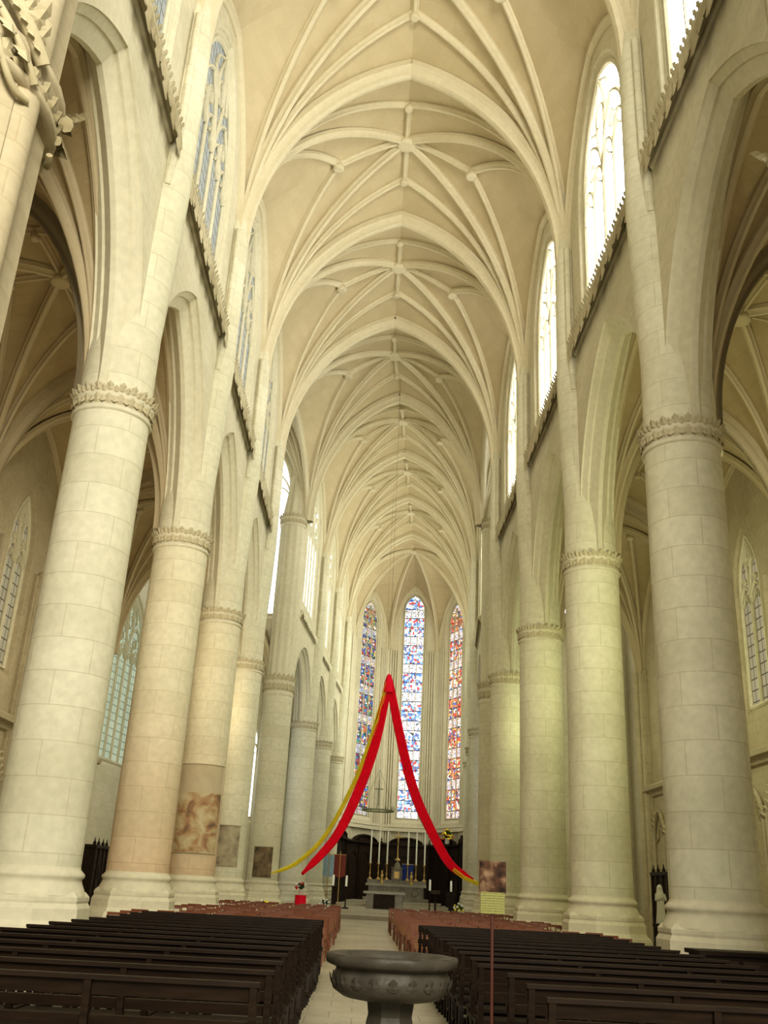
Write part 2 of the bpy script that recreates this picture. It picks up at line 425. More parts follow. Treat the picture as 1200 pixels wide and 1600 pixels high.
def arch_trim(arch_h,arch_rise,name):
    mb=MB(); reveal(mb,0,arch_h,ZC,ZC+.15,arch_rise,ARP,16,sill=False)
    return mb.mesh(name,[M_trim])
def win_mesh(h,zb,zs,r,nl,w,yg,name,gm):
    mb=MB(); tracery(mb,h,zb,zs,r,nl,w,yg-.10,yg+.02)
    g=MB(); glassfill(g,h,zb,zs,r,yg+.03)
    return mb.mesh(name,[M_trim]),g.mesh(name+'_glass',[gm])
def win_rev(h,zb,zs,r,name,mat):
    mb=MB(); reveal(mb,0,h,zb,zs,r,WNP,12); return mb.mesh(name,[mat])
def place_window(M,meshes,rev,label):
    o=obj(nm('window'),meshes[0],M); struct(o,label,"window")
    obj('glass',meshes[1],None,o)
    obj('frame_moulding',rev,None,o)
AH,AR=3.78,5.45
m_bay=arcade_bay(B,AH,AR,2.65,'nave_bay'); m_arch=arch_trim(AH,AR,'nave_arch')
m_ledge=leafledge(3.55).mesh('ledge',[M_trim,M_leaf])
rev_c=win_rev(2.65,18.0,22.0,3.6,'clere_rev',M_trim)
wR=win_mesh(2.35,18.3,22.0,3.28,4,.13,.22,'clere_r',G_right)
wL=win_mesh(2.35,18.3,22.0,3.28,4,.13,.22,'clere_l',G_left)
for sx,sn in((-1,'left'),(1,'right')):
    for y in navec:
        M=WF(sx,A,y)
        o=obj('wall_nave_'+sn,m_bay,M); struct(o,"pale ashlar nave wall above pointed arcade","wall")
        o=obj(nm('trim'),m_arch,M); struct(o,"multi-moulded pointed arcade arch","arch")
        o=obj(nm('trim'),m_ledge,M); struct(o,"stone string course with hanging carved foliage","cornice")
        place_window(M,wR if sx>0 else wL,rev_c,"tall four-light clerestory window with flamboyant tracery")
CHH,CAR=3.55,3.7
m_cbay=arcade_bay(4.0,CHH,CAR,2.6,'choir_bay',16.6); m_carch=arch_trim(CHH,CAR,'choir_arch')
m_cledge=leafledge(3.2,proj=.2,z=15.9,leaf=.16,n=40).mesh('cledge',[M_trim,M_trim])
rev_cc=win_rev(2.6,16.6,22.0,3.6,'cc_rev',M_trim)
wcR=win_mesh(2.3,16.9,22.0,3.28,4,.16,.2,'cc_r',G_choir); wcL=win_mesh(2.3,16.9,22.0,3.28,4,.16,.2,'cc_l',G_chl)
for sx,sn in((-1,'left'),(1,'right')):
    for y in (55,63,71):
        M=WF(sx,5.15,y,CH)
        o=obj('wall_choir_'+sn,m_cbay,M); struct(o,"pale ashlar choir wall above arcade","wall")
        o=obj(nm('trim'),m_carch,M); struct(o,"moulded pointed choir arch","arch")
        o=obj(nm('trim'),m_cledge,M); struct(o,"carved foliage string course","cornice")
        place_window(M,wcR if sx>0 else wcL,rev_cc,"choir clerestory window with tracery")
def outer_bay(half,hw,zb,zs,r,name):
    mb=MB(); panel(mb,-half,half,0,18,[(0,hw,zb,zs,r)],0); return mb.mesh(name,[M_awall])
m_ob=outer_bay(B,2.2,6.4,11.9,3.3,'outer_bay')
rev_o=win_rev(2.2,6.4,11.9,3.3,'outer_rev',M_trim)
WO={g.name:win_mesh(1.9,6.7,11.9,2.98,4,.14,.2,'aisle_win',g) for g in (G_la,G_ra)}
m_ob2=outer_bay(B,1.15,7.4,11.6,2.2,'outer_bay_narrow')
rev_o2=win_rev(1.15,7.4,11.6,2.2,'outer_rev_narrow',M_awall)
wdim=win_mesh(.85,7.7,11.6,1.88,2,.12,.2,'aisle_win_narrow',G_dim)
mb=MB()
pr=[(0,5.75),(-.12,5.8),(-.2,5.95),(-.38,6.0),(-.42,6.15),(-.1,6.32),(.05,6.34)]
mb.grid([[(-B,y,z) for y,z in pr],[(B,y,z) for y,z in pr]],0,None,False)
for i in range(4):
    c=-B+.45+(i+.5)*1.85
    mb.bar([(c-.8,.6)]+arcpts(c,.8,3.9,1.25,8)+[(c+.8,.6)],.16,-.16,.02)
    mb.bar([(c-.7,3.9),(c-.3,4.05),(c,4.6),(c+.3,4.05),(c+.7,3.9)],.07,-.08,.02)
    for j in range(5):
        zz=4.2+j*.2
        for s in(-1,1): leafpiece(mb,(c+s*(.72-.14*j),-.15,zz),(0,0,1),(s,0,.6),(0,-1,0),.13,1)
mb.box((0,-.15,.3),(2*B,.35,.6))
m_blind=mb.mesh('blind_arcade',[M_awall,M_leaf])
mb=MB()
for dx,dy,rr in((0,-.32,.16),(-.28,-.2,.13),(.28,-.2,.13),(-.5,-.06,.11),(.5,-.06,.11)):
    mb.lathe([(rr*1.5,0),(rr*1.5,1.2),(rr*1.2,1.35),(rr,1.45),(rr,10.9),(rr,11.3)],12,(dx,dy,0))
mb.box((0,0,5.6),(1.2,.4,11.2))
m_bundle=mb.mesh('wall_shafts',[M_awall])
for sx,sn in((-1,'left'),(1,'right')):
    for base,ys,L in((I4,navec,12.25),(CH,(55.1,63.4,71.7),11.85)):
        for y in ys:
            M=WF(sx,L,y,base)
            near=y<33
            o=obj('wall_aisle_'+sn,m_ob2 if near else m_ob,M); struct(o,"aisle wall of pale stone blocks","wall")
            o=obj(nm('trim'),m_blind,M); struct(o,"blind arcading under a sill ledge","blind arcade")
            if near:
                place_window(M,wdim,rev_o2,"narrow two-light aisle window with leaded glass")
                for s in(-1,1):
                    o=obj(nm('trim'),m_bundle,M@T(s*2.2,.1,0)); struct(o,"cluster of slender wall shafts","wall shafts")
            else: place_window(M,WO[(G_la if sx<0 else G_ra).name],rev_o,"aisle window with leaded glass and tracery")
            o=obj(nm('trim'),m_bundle,M@T(-B,0,0)); struct(o,"cluster of slender wall shafts","wall shafts")
def simple_wall(name,M,x0,x1,z0,z1,ops,mat=M_wall):
    mb=MB(); panel(mb,x0,x1,z0,z1,ops,0); o=obj(name,mb.mesh(name,[mat]),M); struct(o,"pale ashlar transept wall","wall"); return o
rev_tu=win_rev(2.4,15.5,23.5,4.0,'tu_rev',M_trim); wtu=win_mesh(2.1,15.8,23.5,3.68,4,.12,.2,'tu',G_tr)
rev_tl=win_rev(2.4,6.4,12.4,3.0,'tl_rev',M_trim)
wtl={-1:win_mesh(2.1,6.7,12.4,2.68,4,.12,.2,'tl_l',G_la),1:win_mesh(2.1,6.7,12.4,2.68,4,.12,.2,'tl_r',G_ra)}
rev_te=win_rev(1.3,4.4,8.6,1.9,'te_rev',M_trim); wte=win_mesh(1.0,4.7,8.6,1.58,2,.12,.2,'te',G_tr)
for sx,sn in((-1,'left'),(1,'right')):
    M=CH@T(sx*8.45,51.7,0)
    simple_wall('wall_transept_east_'+sn,M,-3.1 if sx>0 else -4.7,4.7 if sx>0 else 3.1,0,30,[(0,2.4,15.5,23.5,4.0),(-sx*.6,1.3,4.4,8.6,1.9)])
    place_window(M,wtu,rev_tu,"tall transept window with pale glass")
    place_window(M@T(-sx*.6,0,0),wte,rev_te,"lower transept window with pale glass")
    M=WF(sx,13.0,46.85,CH)
    simple_wall('wall_transept_end_'+sn,M,-4.9,5,0,30,[(0,2.4,6.4,12.4,3.0),(0,2.4,17,23.5,4.0)])
    rv=win_rev(2.4,17,23.5,4.0,'tend_rev',M_trim); wm=win_mesh(2.1,17.3,23.5,3.68,4,.12,.2,'tend',G_tr if sx>0 else G_la)
    place_window(M,wm,rv,"tall transept end window"); place_window(M,wtl[sx],rev_tl,"lower transept end window with leaded glass")
    mb=MB(); mb.box((sx*9.6,42.75,23.5),(7.4,.5,14)); o=obj('wall_transept_west_'+sn,mb.mesh('tw',[M_wall])); struct(o,"upper transept wall","wall")
    mb=MB(); mb.box((sx*9.6,75.95,9),(8.6,.4,18)); o=obj('wall_ambulatory_'+sn,mb.mesh('ta',[M_wall]),CH); struct(o,"end wall of the choir aisle","wall")
# ---------------------------------------------------------------- apse
ap=[(-5.15,75),(-5.15,81.8),(-2.35,86.8),(2.35,86.8),(5.15,81.8),(5.15,75)]
AC=(0,80.5)
W=MB();Rb=MB()
whs=[26.6,27.2,28.6,27.2,26.6]
for i in range(5):
    p,q=ap[i],ap[i+1]; m=((p[0]+q[0])/2,(p[1]+q[1])/2)
    for c in(p,q):
        tg=[(m[0]+(AC[0]-m[0])*k/8,m[1]+(AC[1]-m[1])*k/8,whs[i]+(HC-whs[i])*(k/8)**.7) for k in range(9)]
        fan(W,c,tg,ZS,1.42)
        ribsweep(Rb,ribpath(c,(m[0],m[1],whs[i]),ZS,1.42),.35,.3)
for c in(ap[0],ap[5]):
    tg=[(0,AC[1]+(75-AC[1])*k/8,HC-.5*(k/8)**2) for k in range(9)]
    fan(W,c,tg,ZS,1.36); ribsweep(Rb,ribpath(c,(0,75,29.6),ZS,1.36),.62,.44)
for c in ap: ribsweep(Rb,ribpath(c,(AC[0],AC[1],HC),ZS,1.42),.32,.3)
boss(Rb,(AC[0],AC[1],HC),.42)
place_vault(W.mesh('apse_vault',[M_web]),Rb.mesh('apse_ribs',[M_rib]),CH,"radiating apse vault web")
gl=[G_chl,G_s1,G_s2,G_s3,G_choir]; wh=[1.7,1.2,.95,1.2,1.7]; tops=[25.5,26.2,27.7,26.2,25.5]
for i in range(5):
    p,q=Vector(ap[i]),Vector(ap[i+1]); m=(p+q)/2; L=(q-p).length; d=(q-p)/L
    M=CH@T(m.x,m.y,0)@Matrix(((d.x,-d.y,0,0),(d.y,d.x,0,0),(0,0,1,0),(0,0,0,1)))
    h=wh[i]; rr=h*1.35+.2; zs=tops[i]-rr
    mb=MB(); panel(mb,-L/2,L/2,0,30.2,[(0,h+.4,6.9,zs,rr+.4)],0)
    o=obj('wall_apse',mb.mesh('apse_wall',[M_wall]),M); struct(o,"tall apse wall facet","wall")
    mb=MB(); reveal(mb,0,h+.4,6.9,zs,rr+.4,[(0,0),(.1,.05),(.12,.15),(.24,.18),(.26,.3),(.4,.34)],12); rv=mb.mesh('apse_rev',[M_trim])
    ms=win_mesh(h,7.3,zs,rr,3 ,.07,.32,'apse_win',gl[i]); place_window(M,ms,rv,["clear","dark blue, red and gold","pale blue and red","red and orange","clear"][i]+" stained glass apse window with three lights")
    mb=MB()
    for s in(-1,1):
        for k,rr2 in((0,.16),(.3,.1),(.52,.08),(.74,.08),(.94,.06),(1.12,.06)):
            if h+.45>L/2-k and k>0 : continue
            mb.lathe([(rr2,5.2),(rr2,ZS+1)],8,(s*(L/2-k),-.14+k*.06,0))
    mb.box((0,-.15,6.3),(L,.4,.28)); mb.box((0,-.1,6.6),(L,.25,.2))
    o=obj(nm('trim'),mb.mesh('apse_shafts',[M_trim]),M); struct(o,"thin apse wall shafts and sill ledge","wall shafts")
# ---------------------------------------------------------------- floor
mb=MB(); mb.box((0,40,-.1),(60,110,.2)); o=obj('floor',mb.mesh('floor',[M_floor])); struct(o,"pale stone paved floor","floor")
mb=MB()
mb.box((0,64.5,.1),(10,24.6,.2)); mb.box((0,65,.28),(9,20,.16)); mb.box((0,70.5,.45),(7.4,7,.18)); mb.box((0,70.8,.62),(6.4,5,.16))
o=obj('floor_choir_steps',mb.mesh('steps',[M_floor]),CH); struct(o,"low stone steps up to the choir","step")
# ---------------------------------------------------------------- columns
R0=.79
def col_base():
    mb=MB()
    mb.lathe([(1.2,0),(1.2,.62),(1.17,.7),(1.11,.74),(1.06,.82),(1.06,1.0),(1.01,1.08)],8,rot=pi/8,smooth=False)
    mb.lathe([(1.0,1.06),(1.02,1.12),(1.02,1.18),(.94,1.26)],8,rot=pi/8,smooth=False)
    mb.lathe([(.94,1.2),(.90,1.30),(.85,1.40),(.84,1.46),(.88,1.49),(.88,1.54),(.84,1.58),(.80,1.62),(R0,1.66)],40)
    return mb.mesh('column_base',[M_trim])
def capital(R):
    mb=MB()
    mb.lathe([(R,-.46),(R+.04,-.44),(R+.055,-.41),(R+.04,-.37),(R+.012,-.35),(R+.02,-.2),(R+.05,-.12),(R+.07,-.06),(R+.08,.0),(R+.06,.03),(R+.02,.05),(R-.1,.07)],48)
    n=22
    for i in range(n):
        a=2*pi*i/n; c,s_=math.cos(a),math.sin(a); nrm=(c,s_,0); u=(-s_,c,0)
        leafpiece(mb,((R+.0)*c,(R+.0)*s_,-.34),u,(0,0,1),nrm,.19,1,.7)
        leafpiece(mb,((R+.03)*c,(R+.03)*s_,-.10),u,(0,0,1),nrm,.19,1,.95)
        a2=2*pi*(i+.5)/n; c,s_=math.cos(a2),math.sin(a2); nrm=(c,s_,0); u=(-s_,c,0)
        leafpiece(mb,((R+.01)*c,(R+.01)*s_,-.12),u,(0,0,-1),nrm,.18,1,.6)
        leafpiece(mb,((R+.03)*c,(R+.03)*s_,-.11),u,(0,0,1),nrm,.14,1,1.1)
    return mb.mesh('capital',[M_trim,M_leaf])
def shaft(R,z0,z1,mat,R1=None):
    mb=MB(); mb.lathe([(R,z0),(((R1 or R)+R)/2,(z0+z1)/2),(R1 or R,z1)],48); return mb.mesh('shaft',[mat])
mbase=col_base(); mcap=capital(R0-.02)
msh=shaft(R0,1.64,ZC-.42,M_col,R0-.02); mshw=shaft(R0,1.64,ZC-.42,M_colw,R0-.02)
def upper(R,zt,shift):
    mb=MB(); rows=[]
    for z,r,dx in ((ZC+.03,R,0),(12.5,R*.97,0),(14.5,R*.88,shift*.35),(16.5,R*.72,shift*.75),(18.,R*.58,shift*.95),(zt,.40,shift),(zt+.9,.34,shift)):
        rows.append([(dx+r*math.cos(2*pi*j/48),r*math.sin(2*pi*j/48),z) for j in range(48)])
    mb.grid(rows,0,None,True,wrap=True)
    sg=1 if shift>0 else -1
    for an in(-75,75):
        a=math.radians(an)
        pth=[(shift*.8+sg*.42*math.cos(a),.5*math.sin(a),16.2),(shift+sg*.40*math.cos(a),.46*math.sin(a),18.),(shift+sg*.36*math.cos(a),.42*math.sin(a),zt+.4)]
        mb.tube(pth,.1,8)
    return mb.mesh('upper_shaft',[M_col])
mupL=upper(.755,ZS,.45); mupR=upper(.755,ZS,-.45)
def column(M,side,mat='n',label="massive round cream stone column with carved foliage capital",group="nave arcade columns"):
    e=obj('column',None,M); top(e,label,"column",group)
    obj('base',mbase,None,e); obj('shaft',mshw if mat=='w' else msh,None,e)
    obj('capital',mcap,T(0,0,ZC),e); obj('upper_shaft',mupL if side<0 else mupR,None,e)
    return e
for i,y in enumerate((17.8,26.1,34.4,42.7)):
    column(T(-6,y,0),-1,'w' if i in(1,2) else 'n',"massive round cream stone column"+[" with sunlit shaft"," with warm light tinted into its foot"," bearing a faded wall painting"," bearing a small faded painting"][i])
    column(T(6,y,0),1)
for y in (59,67,75):
    for sx in(-1,1): column(CH@T(sx*5.5,y,0),sx,'n',"round choir column with foliage capital","choir columns")
mcs=shaft(.8,1.64,11.3,M_col); mct=MB()
mct.lathe([(.72,12),(.72,21.0)],64,lobe=.03,nl=12); mct=mct.mesh('upper_shaft',[M_trim]); mct2=MB(); mct2.lathe([(.66,21.3),(.5,22.4),(.3,24)],48,lobe=.1,nl=8); mct2=mct2.mesh('vault_springer',[M_trim])
for sx in(-1,1):
    e=obj('crossing_column',None,CH@T(sx*5.85,51,0)); top(e,"tall crossing column with two tiers of foliage capitals","column","crossing columns")
    obj('base',mbase,None,e); obj('shaft',mcs,None,e); obj('capital',mcap,T(0,0,11.85)@Matrix.Diagonal((1.02,1.02,2.1,1)),e)
    obj('upper_shaft',mct,None,e); obj('capital',mcap,T(0,0,21.3)@Matrix.Diagonal((.95,.95,1.3,1)),e); obj('springer',mct2,None,e)
# great west piers
mb=MB()
mb.lathe([(1.75,0),(1.75,1.3),(1.55,1.5),(1.4,1.7),(1.36,10.6),(1.36,29.5)],8,rot=pi/8,smooth=False)
m_pb=mb.mesh('pier_core',[M_awall])
mb=MB()
for an in (-12,45,90,135,192,225,270,315):
    a=math.radians(an); r=.22 if an in(45,135,225,315) else .26
    mb.lathe([(r*1.3,0),(r*1.3,1.3),(r,1.6),(r,10.2),(r,29.5)],16,(1.2*math.cos(a),1.2*math.sin(a),0))
m_ps=mb.mesh('pier_shafts',[M_awall])
mb=MB()
mb.lathe([(1.38,10.40),(1.48,10.42),(1.5,10.48),(1.44,10.52),(1.44,10.75),(1.52,10.82),(1.54,10.9),(1.4,10.95)],32,smooth=True)
for i in range(40):
    a=2*pi*i/40; c,s_=math.cos(a),math.sin(a)
    leafpiece(mb,(1.44*c,1.44*s_,10.5),(-s_,c,0),(0,0,1),(c,s_,0),.2,1,.7)
m_pc=mb.mesh('capital',[M_awall,M_leaf])
mb=MB()
def pc(a,z,r=1.6): a=math.radians(a); return (r*math.cos(a),r*math.sin(a),z)
for mid in (-90,90):
    for s in(-1,1):
        P=[]; P2=[]; P3=[]
        for i in range(33):
            k=i/32; an=mid+s*(72-72*k)
            zz=10.75+1.15*math.sin(k*pi/2)+(1.5*max(0,k-.55)**2*4)
            P.append(pc(an,zz,1.56)); P2.append(pc(an,zz-.3,1.5)); P3.append(pc(an,zz-.55-.25*abs(math.sin(k*3*pi)),1.45))
        mb.tube(P,.10,8); mb.tube(P2,.06,8); mb.tube(P3,.045,6)
        for i in range(3,32,2):
            k=i/32; an=math.radians(mid+s*(72-72*k)); c,s_=math.cos(an),math.sin(an); p=Vector(P[i])
            leafpiece(mb,p,(-s_,c,0),(c*.4,s_*.4,1),(c,s_,0),.26 if i%4==1 else .18,1)
            leafpiece(mb,p,(-s_,c,0),(0,0,-1),(c,s_,0),.15,1)
            if i%4==1: leafpiece(mb,Vector(P2[i]),(-s_,c,0),(0,0,-1),(c,s_,0),.24,1)
m_og=mb.mesh('ogee_moulding',[M_leaf,M_leaf])
for sx in(-1,1):
    e=obj('wall_pier_'+('left' if sx<0 else 'right'),None,T(sx*6.2,9.3,0)@(I4 if sx<0 else RZ(pi))); struct(e,"huge compound pier with shafts and crocketed ogee moulding","pier")
    obj('pier_core',m_pb,None,e); obj('shaft_cluster',m_ps,None,e); obj('capital',m_pc,None,e)
    obj('ogee_moulding',m_og,None,e)
# ---------------------------------------------------------------- pews
PL=3.5
def pew_meshes():
    d={}
    mb=MB(); mb.box((0,-.02,.44),(PL,.36,.035)); mb.box((0,-.19,.42),(PL,.025,.07)); d['seat']=mb.mesh('pew_seat',[M_pew])
    mb=MB(); 
    for z,h in((.88,.10),(.67,.075)): mb.box((0,0,0),(PL,.028,h),0,T(0,.17+ (z-.44)*.18-.0,z)@RX(-.18))
    mb.box((0,.27,.94),(PL,.075,.03))
    d['backrest']=mb.mesh('pew_back',[M_pew])
    mb=MB()
    poly=[(-.2,0),(-.12,0),(-.08,.36),(.12,.36),(.2,0),(.3,0),(.24,.4),(.30,.935),(.24,.935),(.16,.47),(-.2,.47),(-.2,.38),(-.16,.36)]
    n=len(poly); vs=[(x,y,z) for x in(-.025,.025) for y,z in poly]
    mb.add(vs,[tuple(range(n))[::-1],tuple(range(n,2*n))]+[(i,(i+1)%n,n+(i+1)%n,n+i) for i in range(n)])
    d['leg']=mb.mesh('pew_leg',[M_pew])
    mb=MB(); mb.box((0,.52,.17),(PL,.16,.03)); mb.box((0,.30,.12),(PL-.02,.03,.05))
    for x in(-PL/2+.05,0,PL/2-.05): mb.box((x,.42,.08),(.04,.3,.05)); mb.box((x,.55,.08),(.04,.06,.16))
    d['kneeler']=mb.mesh('pew_kneeler',[M_pew])
    return d
PM=pew_meshes()
for sx in(-1,1):
    for i in range(14):
        y=7.35+i*.97
        jit=random.uniform(-.03,.03)
        e=obj('pew',None,T(sx*(.92+PL/2)+jit+(.12 if sx>0 and i<3 else 0),y+.1,0)@RZ(pi+random.uniform(-.008,.008)))
        top(e,"long dark wooden pew with open-railed back and kneeler","bench","pews in rows either side of the aisle")
        obj('seat',PM['seat'],None,e)
        obj('backrest',PM['backrest'],None,e); obj('kneeler',PM['kneeler'],None,e)
        for x in(-PL/2+.04,-PL/6,PL/6,PL/2-.04): obj('leg',PM['leg'],T(x,0,0),e)
# ---------------------------------------------------------------- chairs
mb=MB()
mb.box((0,0,.45),(.38,.36,.025),1)
for x in(-.19,.19):
    mb.box((x,.17,.225),(.03,.03,.45)); mb.box((x,-.18,.42),(.03,.03,.84))
    mb.box((x,0,.2),(.02,.34,.02))
mb.box((0,-.18,.81),(.40,.025,.06)); mb.box((0,-.18,.65),(.36,.02,.035)); mb.box((0,.17,.2),(.36,.02,.02)); mb.box((0,-.18,.25),(.36,.02,.02))
mb.box((0,0,.425),(.39,.37,.025))
m_chair=mb.mesh('chair',[M_chair,M_straw])
for sx in(-1,1):
    for r in range(16):
        for c in range(8):
            x=sx*(1.15+c*.60)
            y=21.9+r*1.25
            if any(abs(y-cy)<1.7 for cy in(26.1,34.4,42.7)) and abs(x)>4.5: continue
            o=obj('chair',m_chair,T(x+random.uniform(-.04,.04),y+random.uniform(-.08,.08),0)@RZ(random.uniform(-.15,.15)))
            top(o,"reddish-brown wooden church chair with straw seat","chair","rows of wooden chairs")
# ---------------------------------------------------------------- font
e=obj('holy_water_font',None,T(-.03,7.5,0)); top(e,"worn dark grey-brown marble holy water basin on a pedestal","font")
mb=MB()
mb.lathe([(.155,.85),(.22,.855),(.34,.875),(.41,.92),(.425,.97),(.415,1.02),(.395,1.045),(.395,1.06),(.44,1.075),(.468,1.09),(.472,1.14),(.46,1.15)],72,lobe=.012,nl=10,caps=False)
mb.lathe([(.46,1.15),(.37,1.15),(.355,1.12),(.30,1.03),(.15,.98),(.01,.97)],72,lobe=.025,nl=10,caps=False)
for i in range(20):
    a=2*pi*i/20; c,s_=math.cos(a),math.sin(a)
    leafpiece(mb,(.42*c,.42*s_,.94),(-s_,c,0),(0,0,1),(c,s_,0),.075,0,.5)
obj('basin',mb.mesh('basin',[M_basin]),None,e)
mb=MB(); mb.lathe([(.30,0),(.30,.12),(.22,.16),(.16,.25),(.155,.6),(.18,.70),(.165,.76),(.18,.86)],8,rot=pi/8,smooth=False)
obj('pedestal',mb.mesh('font_pedestal',[M_basin]),None,e)
mb=MB(); mb.lathe([(.34,0),(.33,.005)],32,(0,0,1.07)); obj('water',mb.mesh('water',[plain('water',(.02,.022,.02),.05,0,.1)]),None,e)
# ---------------------------------------------------------------- sign
def mat_photo():
    t=NT('printed_photo'); tc=t.node('ShaderNodeTexCoord'); n=t.node('ShaderNodeTexNoise',i_Scale=9.0,i_Detail=4.0); t.L(tc.outputs['Object'],n.inputs['Vector'])
    rp=t.node('ShaderNodeValToRGB'); e=rp.color_ramp.elements; e[0].position=.35; e[0].color=(.02,.012,.01,1); e[1].position=.65; e[1].color=(.20,.13,.08,1); x=e.new(.5); x.color=(.07,.035,.02,1)
    t.L(n.outputs[0],rp.inputs[0]); t.L(rp.outputs[0],t.b.inputs['Base Color']); t.b.inputs['Roughness'].default_value=.7; t.b.inputs['Specular IOR Level'].default_value=.1; return t.mat
def mat_text():
    t=NT('printed_notice'); tc=t.node('ShaderNodeTexCoord'); sep=t.node('ShaderNodeSeparateXYZ'); t.L(tc.outputs['Object'],sep.inputs[0])
    ln=t.math('GREATER_THAN',t.math('FRACT',t.math('MULTIPLY',sep.outputs[2],50)),.62)
    n=t.node('ShaderNodeTexNoise',i_Scale=120.0); t.L(tc.outputs['Object'],n.inputs['Vector'])
    m=t.math('MULTIPLY',ln,t.math('GREATER_THAN',n.outputs[0],.45))
    c=t.mix(t.math('MULTIPLY',m,.6),(.22,.215,.08),(.05,.05,.03)); t.L(c,t.b.inputs['Base Color']); t.b.inputs['Roughness'].default_value=.8; t.b.inputs['Specular IOR Level'].default_value=.1; return t.mat
e=obj('notice_stand',None,T(.84,8.6,0)); top(e,"thin reddish pole stand with photo and yellow notice","sign")
mb=MB(); mb.tube([(0,.02,0.03),(0,.02,1.62)],.014,10); mb.lathe([(.08,0),(.08,.02),(.03,.04),(.02,.06)],24,(0,.02,0)); obj('pole',mb.mesh('pole',[M_pole]),None,e)
mb=MB(); mb.box((0,0,1.725),(.215,.008,.24)); mb.box((0,.006,1.725),(.23,.006,.255)); obj('photo_panel',mb.mesh('photo_panel',[mat_photo()]),None,e)
mb=MB(); mb.box((0,-.004,1.52),(.205,.008,.17)); obj('notice_panel',mb.mesh('notice_panel',[mat_text()]),None,e)
# ---------------------------------------------------------------- draped cloth
def strip(path,w,folds,mat,name,e,dy=0):
    P=[Vector(p) for p in path]
    S=[]
    for i in range(len(P)-1):
        p0=P[max(i-1,0)];p1=P[i];p2=P[i+1];p3=P[min(i+2,len(P)-1)]
        for k in range(10):
            t=k/10; S.append(.5*((2*p1)+(p2-p0)*t+(2*p0-5*p1+4*p2-p3)*t*t+(3*p1-p0-3*p2+p3)*t**3))
    S.append(P[-1]); rows=[]; n=len(S)
    for i,p in enumerate(S):
        t=(S[min(i+1,n-1)]-S[max(i-1,0)]).normalized(); nn=Vector((0,1,0)).cross(t).normalized()
        k=i/(n-1); ww=w*(.5+.5*math.sin(pi*min(1,max(0,k*1.0+.06)))**.5)
        if k>.9: ww*=1-(k-.9)*5
        row=[]
        for j in range(21):
            a=(j/20-.5); row.append(p+nn*(a*ww)+Vector((0,dy+.12*math.sin(a*folds*2*pi+k*3)*(1-.4*k),0)))
        rows.append(row)
    mb=MB(); mb.grid(rows); me=mb.mesh(name,[mat]); o=obj(name,me,None,e)
    m=o.modifiers.new('Solidify','SOLIDIFY'); m.thickness=.015
YC=49.5
e=obj('draped_banner',None); top(e,"long red and yellow cloths hung from a high point in swags","draped fabric")
z=lambda v:v+EYE
strip([(.71,YC,z(10.2)),(.16,YC,z(6.88)),(-.62,YC,z(4.31)),(-1.6,YC,z(2.14)),(-3.1,YC,z(.38))],.5,4,M_red,'red_cloth',e)
strip([(.62,YC,z(10.0)),(-.16,YC,z(6.8)),(-1.02,YC,z(4.35)),(-2.16,YC,z(2.15)),(-3.45,YC,z(.86)),(-4.6,YC,z(.36))],.22,2,M_yel,'yellow_cloth',e,-.05)
strip([(.71,YC,z(10.2)),(1.43,YC,z(7.26)),(2.18,YC,z(4.77)),(3.04,YC,z(2.97)),(4.15,YC,z(1.24)),(5.3,YC,z(.55))],.5,4,M_red,'red_cloth',e)
strip([(4.3,YC,z(.98)),(4.8,YC,z(.66)),(5.3,YC,z(.46)),(5.65,YC,z(.38))],.2,2,M_yel,'yellow_cloth',e,-.1)
mb=MB(); mb.lathe([(.02,.3),(.1,.22),(.17,.0),(.22,-.3),(.26,-.7)],20,(.71,YC,z(10.2)),lobe=.08,nl=6,caps=False); obj('red_knot',mb.mesh('knot',[M_red]),None,e)
mb=MB(); mb.tube([(.71,YC,z(10.4)),(.55,48.6,29.5)],.006,6); obj('cable',mb.mesh('cable',[M_iron]),None,e)
# ---------------------------------------------------------------- painted patches on columns
def mat_fresco(name,c,zmid,top_c=(.42,.36,.26)):
    t=NT(name); tc=t.node('ShaderNodeTexCoord'); n=t.node('ShaderNodeTexNoise',i_Scale=2.2,i_Detail=7.0,i_Distortion=.6); t.L(tc.outputs['Object'],n.inputs['Vector'])
    rp=t.node('ShaderNodeValToRGB'); e=rp.color_ramp.elements; e[0].position=.33; e[0].color=(*c[0],1); e[1].position=.68; e[1].color=(*c[1],1)
    x=e.new(.45); x.color=(*c[2],1); x=e.new(.56); x.color=(*c[3],1)
    t.L(n.outputs[0],rp.inputs[0]); sep=t.node('ShaderNodeSeparateXYZ'); t.L(tc.outputs['Object'],sep.inputs[0])
    f=t.math('GREATER_THAN',sep.outputs[2],zmid)
    col=t.mix(t.math('MULTIPLY',f,.85),rp.outputs[0],top_c)
    t.L(col,t.b.inputs['Base Color']); t.b.inputs['Roughness'].default_value=.9; return t.mat
def fresco(M,ang,half,z0,z1,mat,label,fr=M_leaf):
    mb=MB(); rows=[]
    for k in range(9):
        zz=z0+(z1-z0)*k/8
        rows.append([((R0+.012)*math.cos(math.radians(ang+half*(2*j/16-1))),(R0+.012)*math.sin(math.radians(ang+half*(2*j/16-1))),zz) for j in range(17)])
    mb.grid(rows)
    for a in(z0,z1):
        mb.tube([((R0+.02)*math.cos(math.radians(ang+half*(2*j/16-1))),(R0+.02)*math.sin(math.radians(ang+half*(2*j/16-1))),a) for j in range(17)],.02,6,1)
    o=obj('wall_painting',mb.mesh('fresco',[mat,fr]),M); top(o,label,"painting")
fc=((.16,.12,.08),(.58,.50,.34),(.38,.22,.12),(.48,.38,.22))
fresco(T(-6,34.4,0),-80,62,2.35,5.25,mat_fresco('fresco_figure',fc,4.3,(.50,.43,.30)),"faded medieval painting in reds and browns on a column")
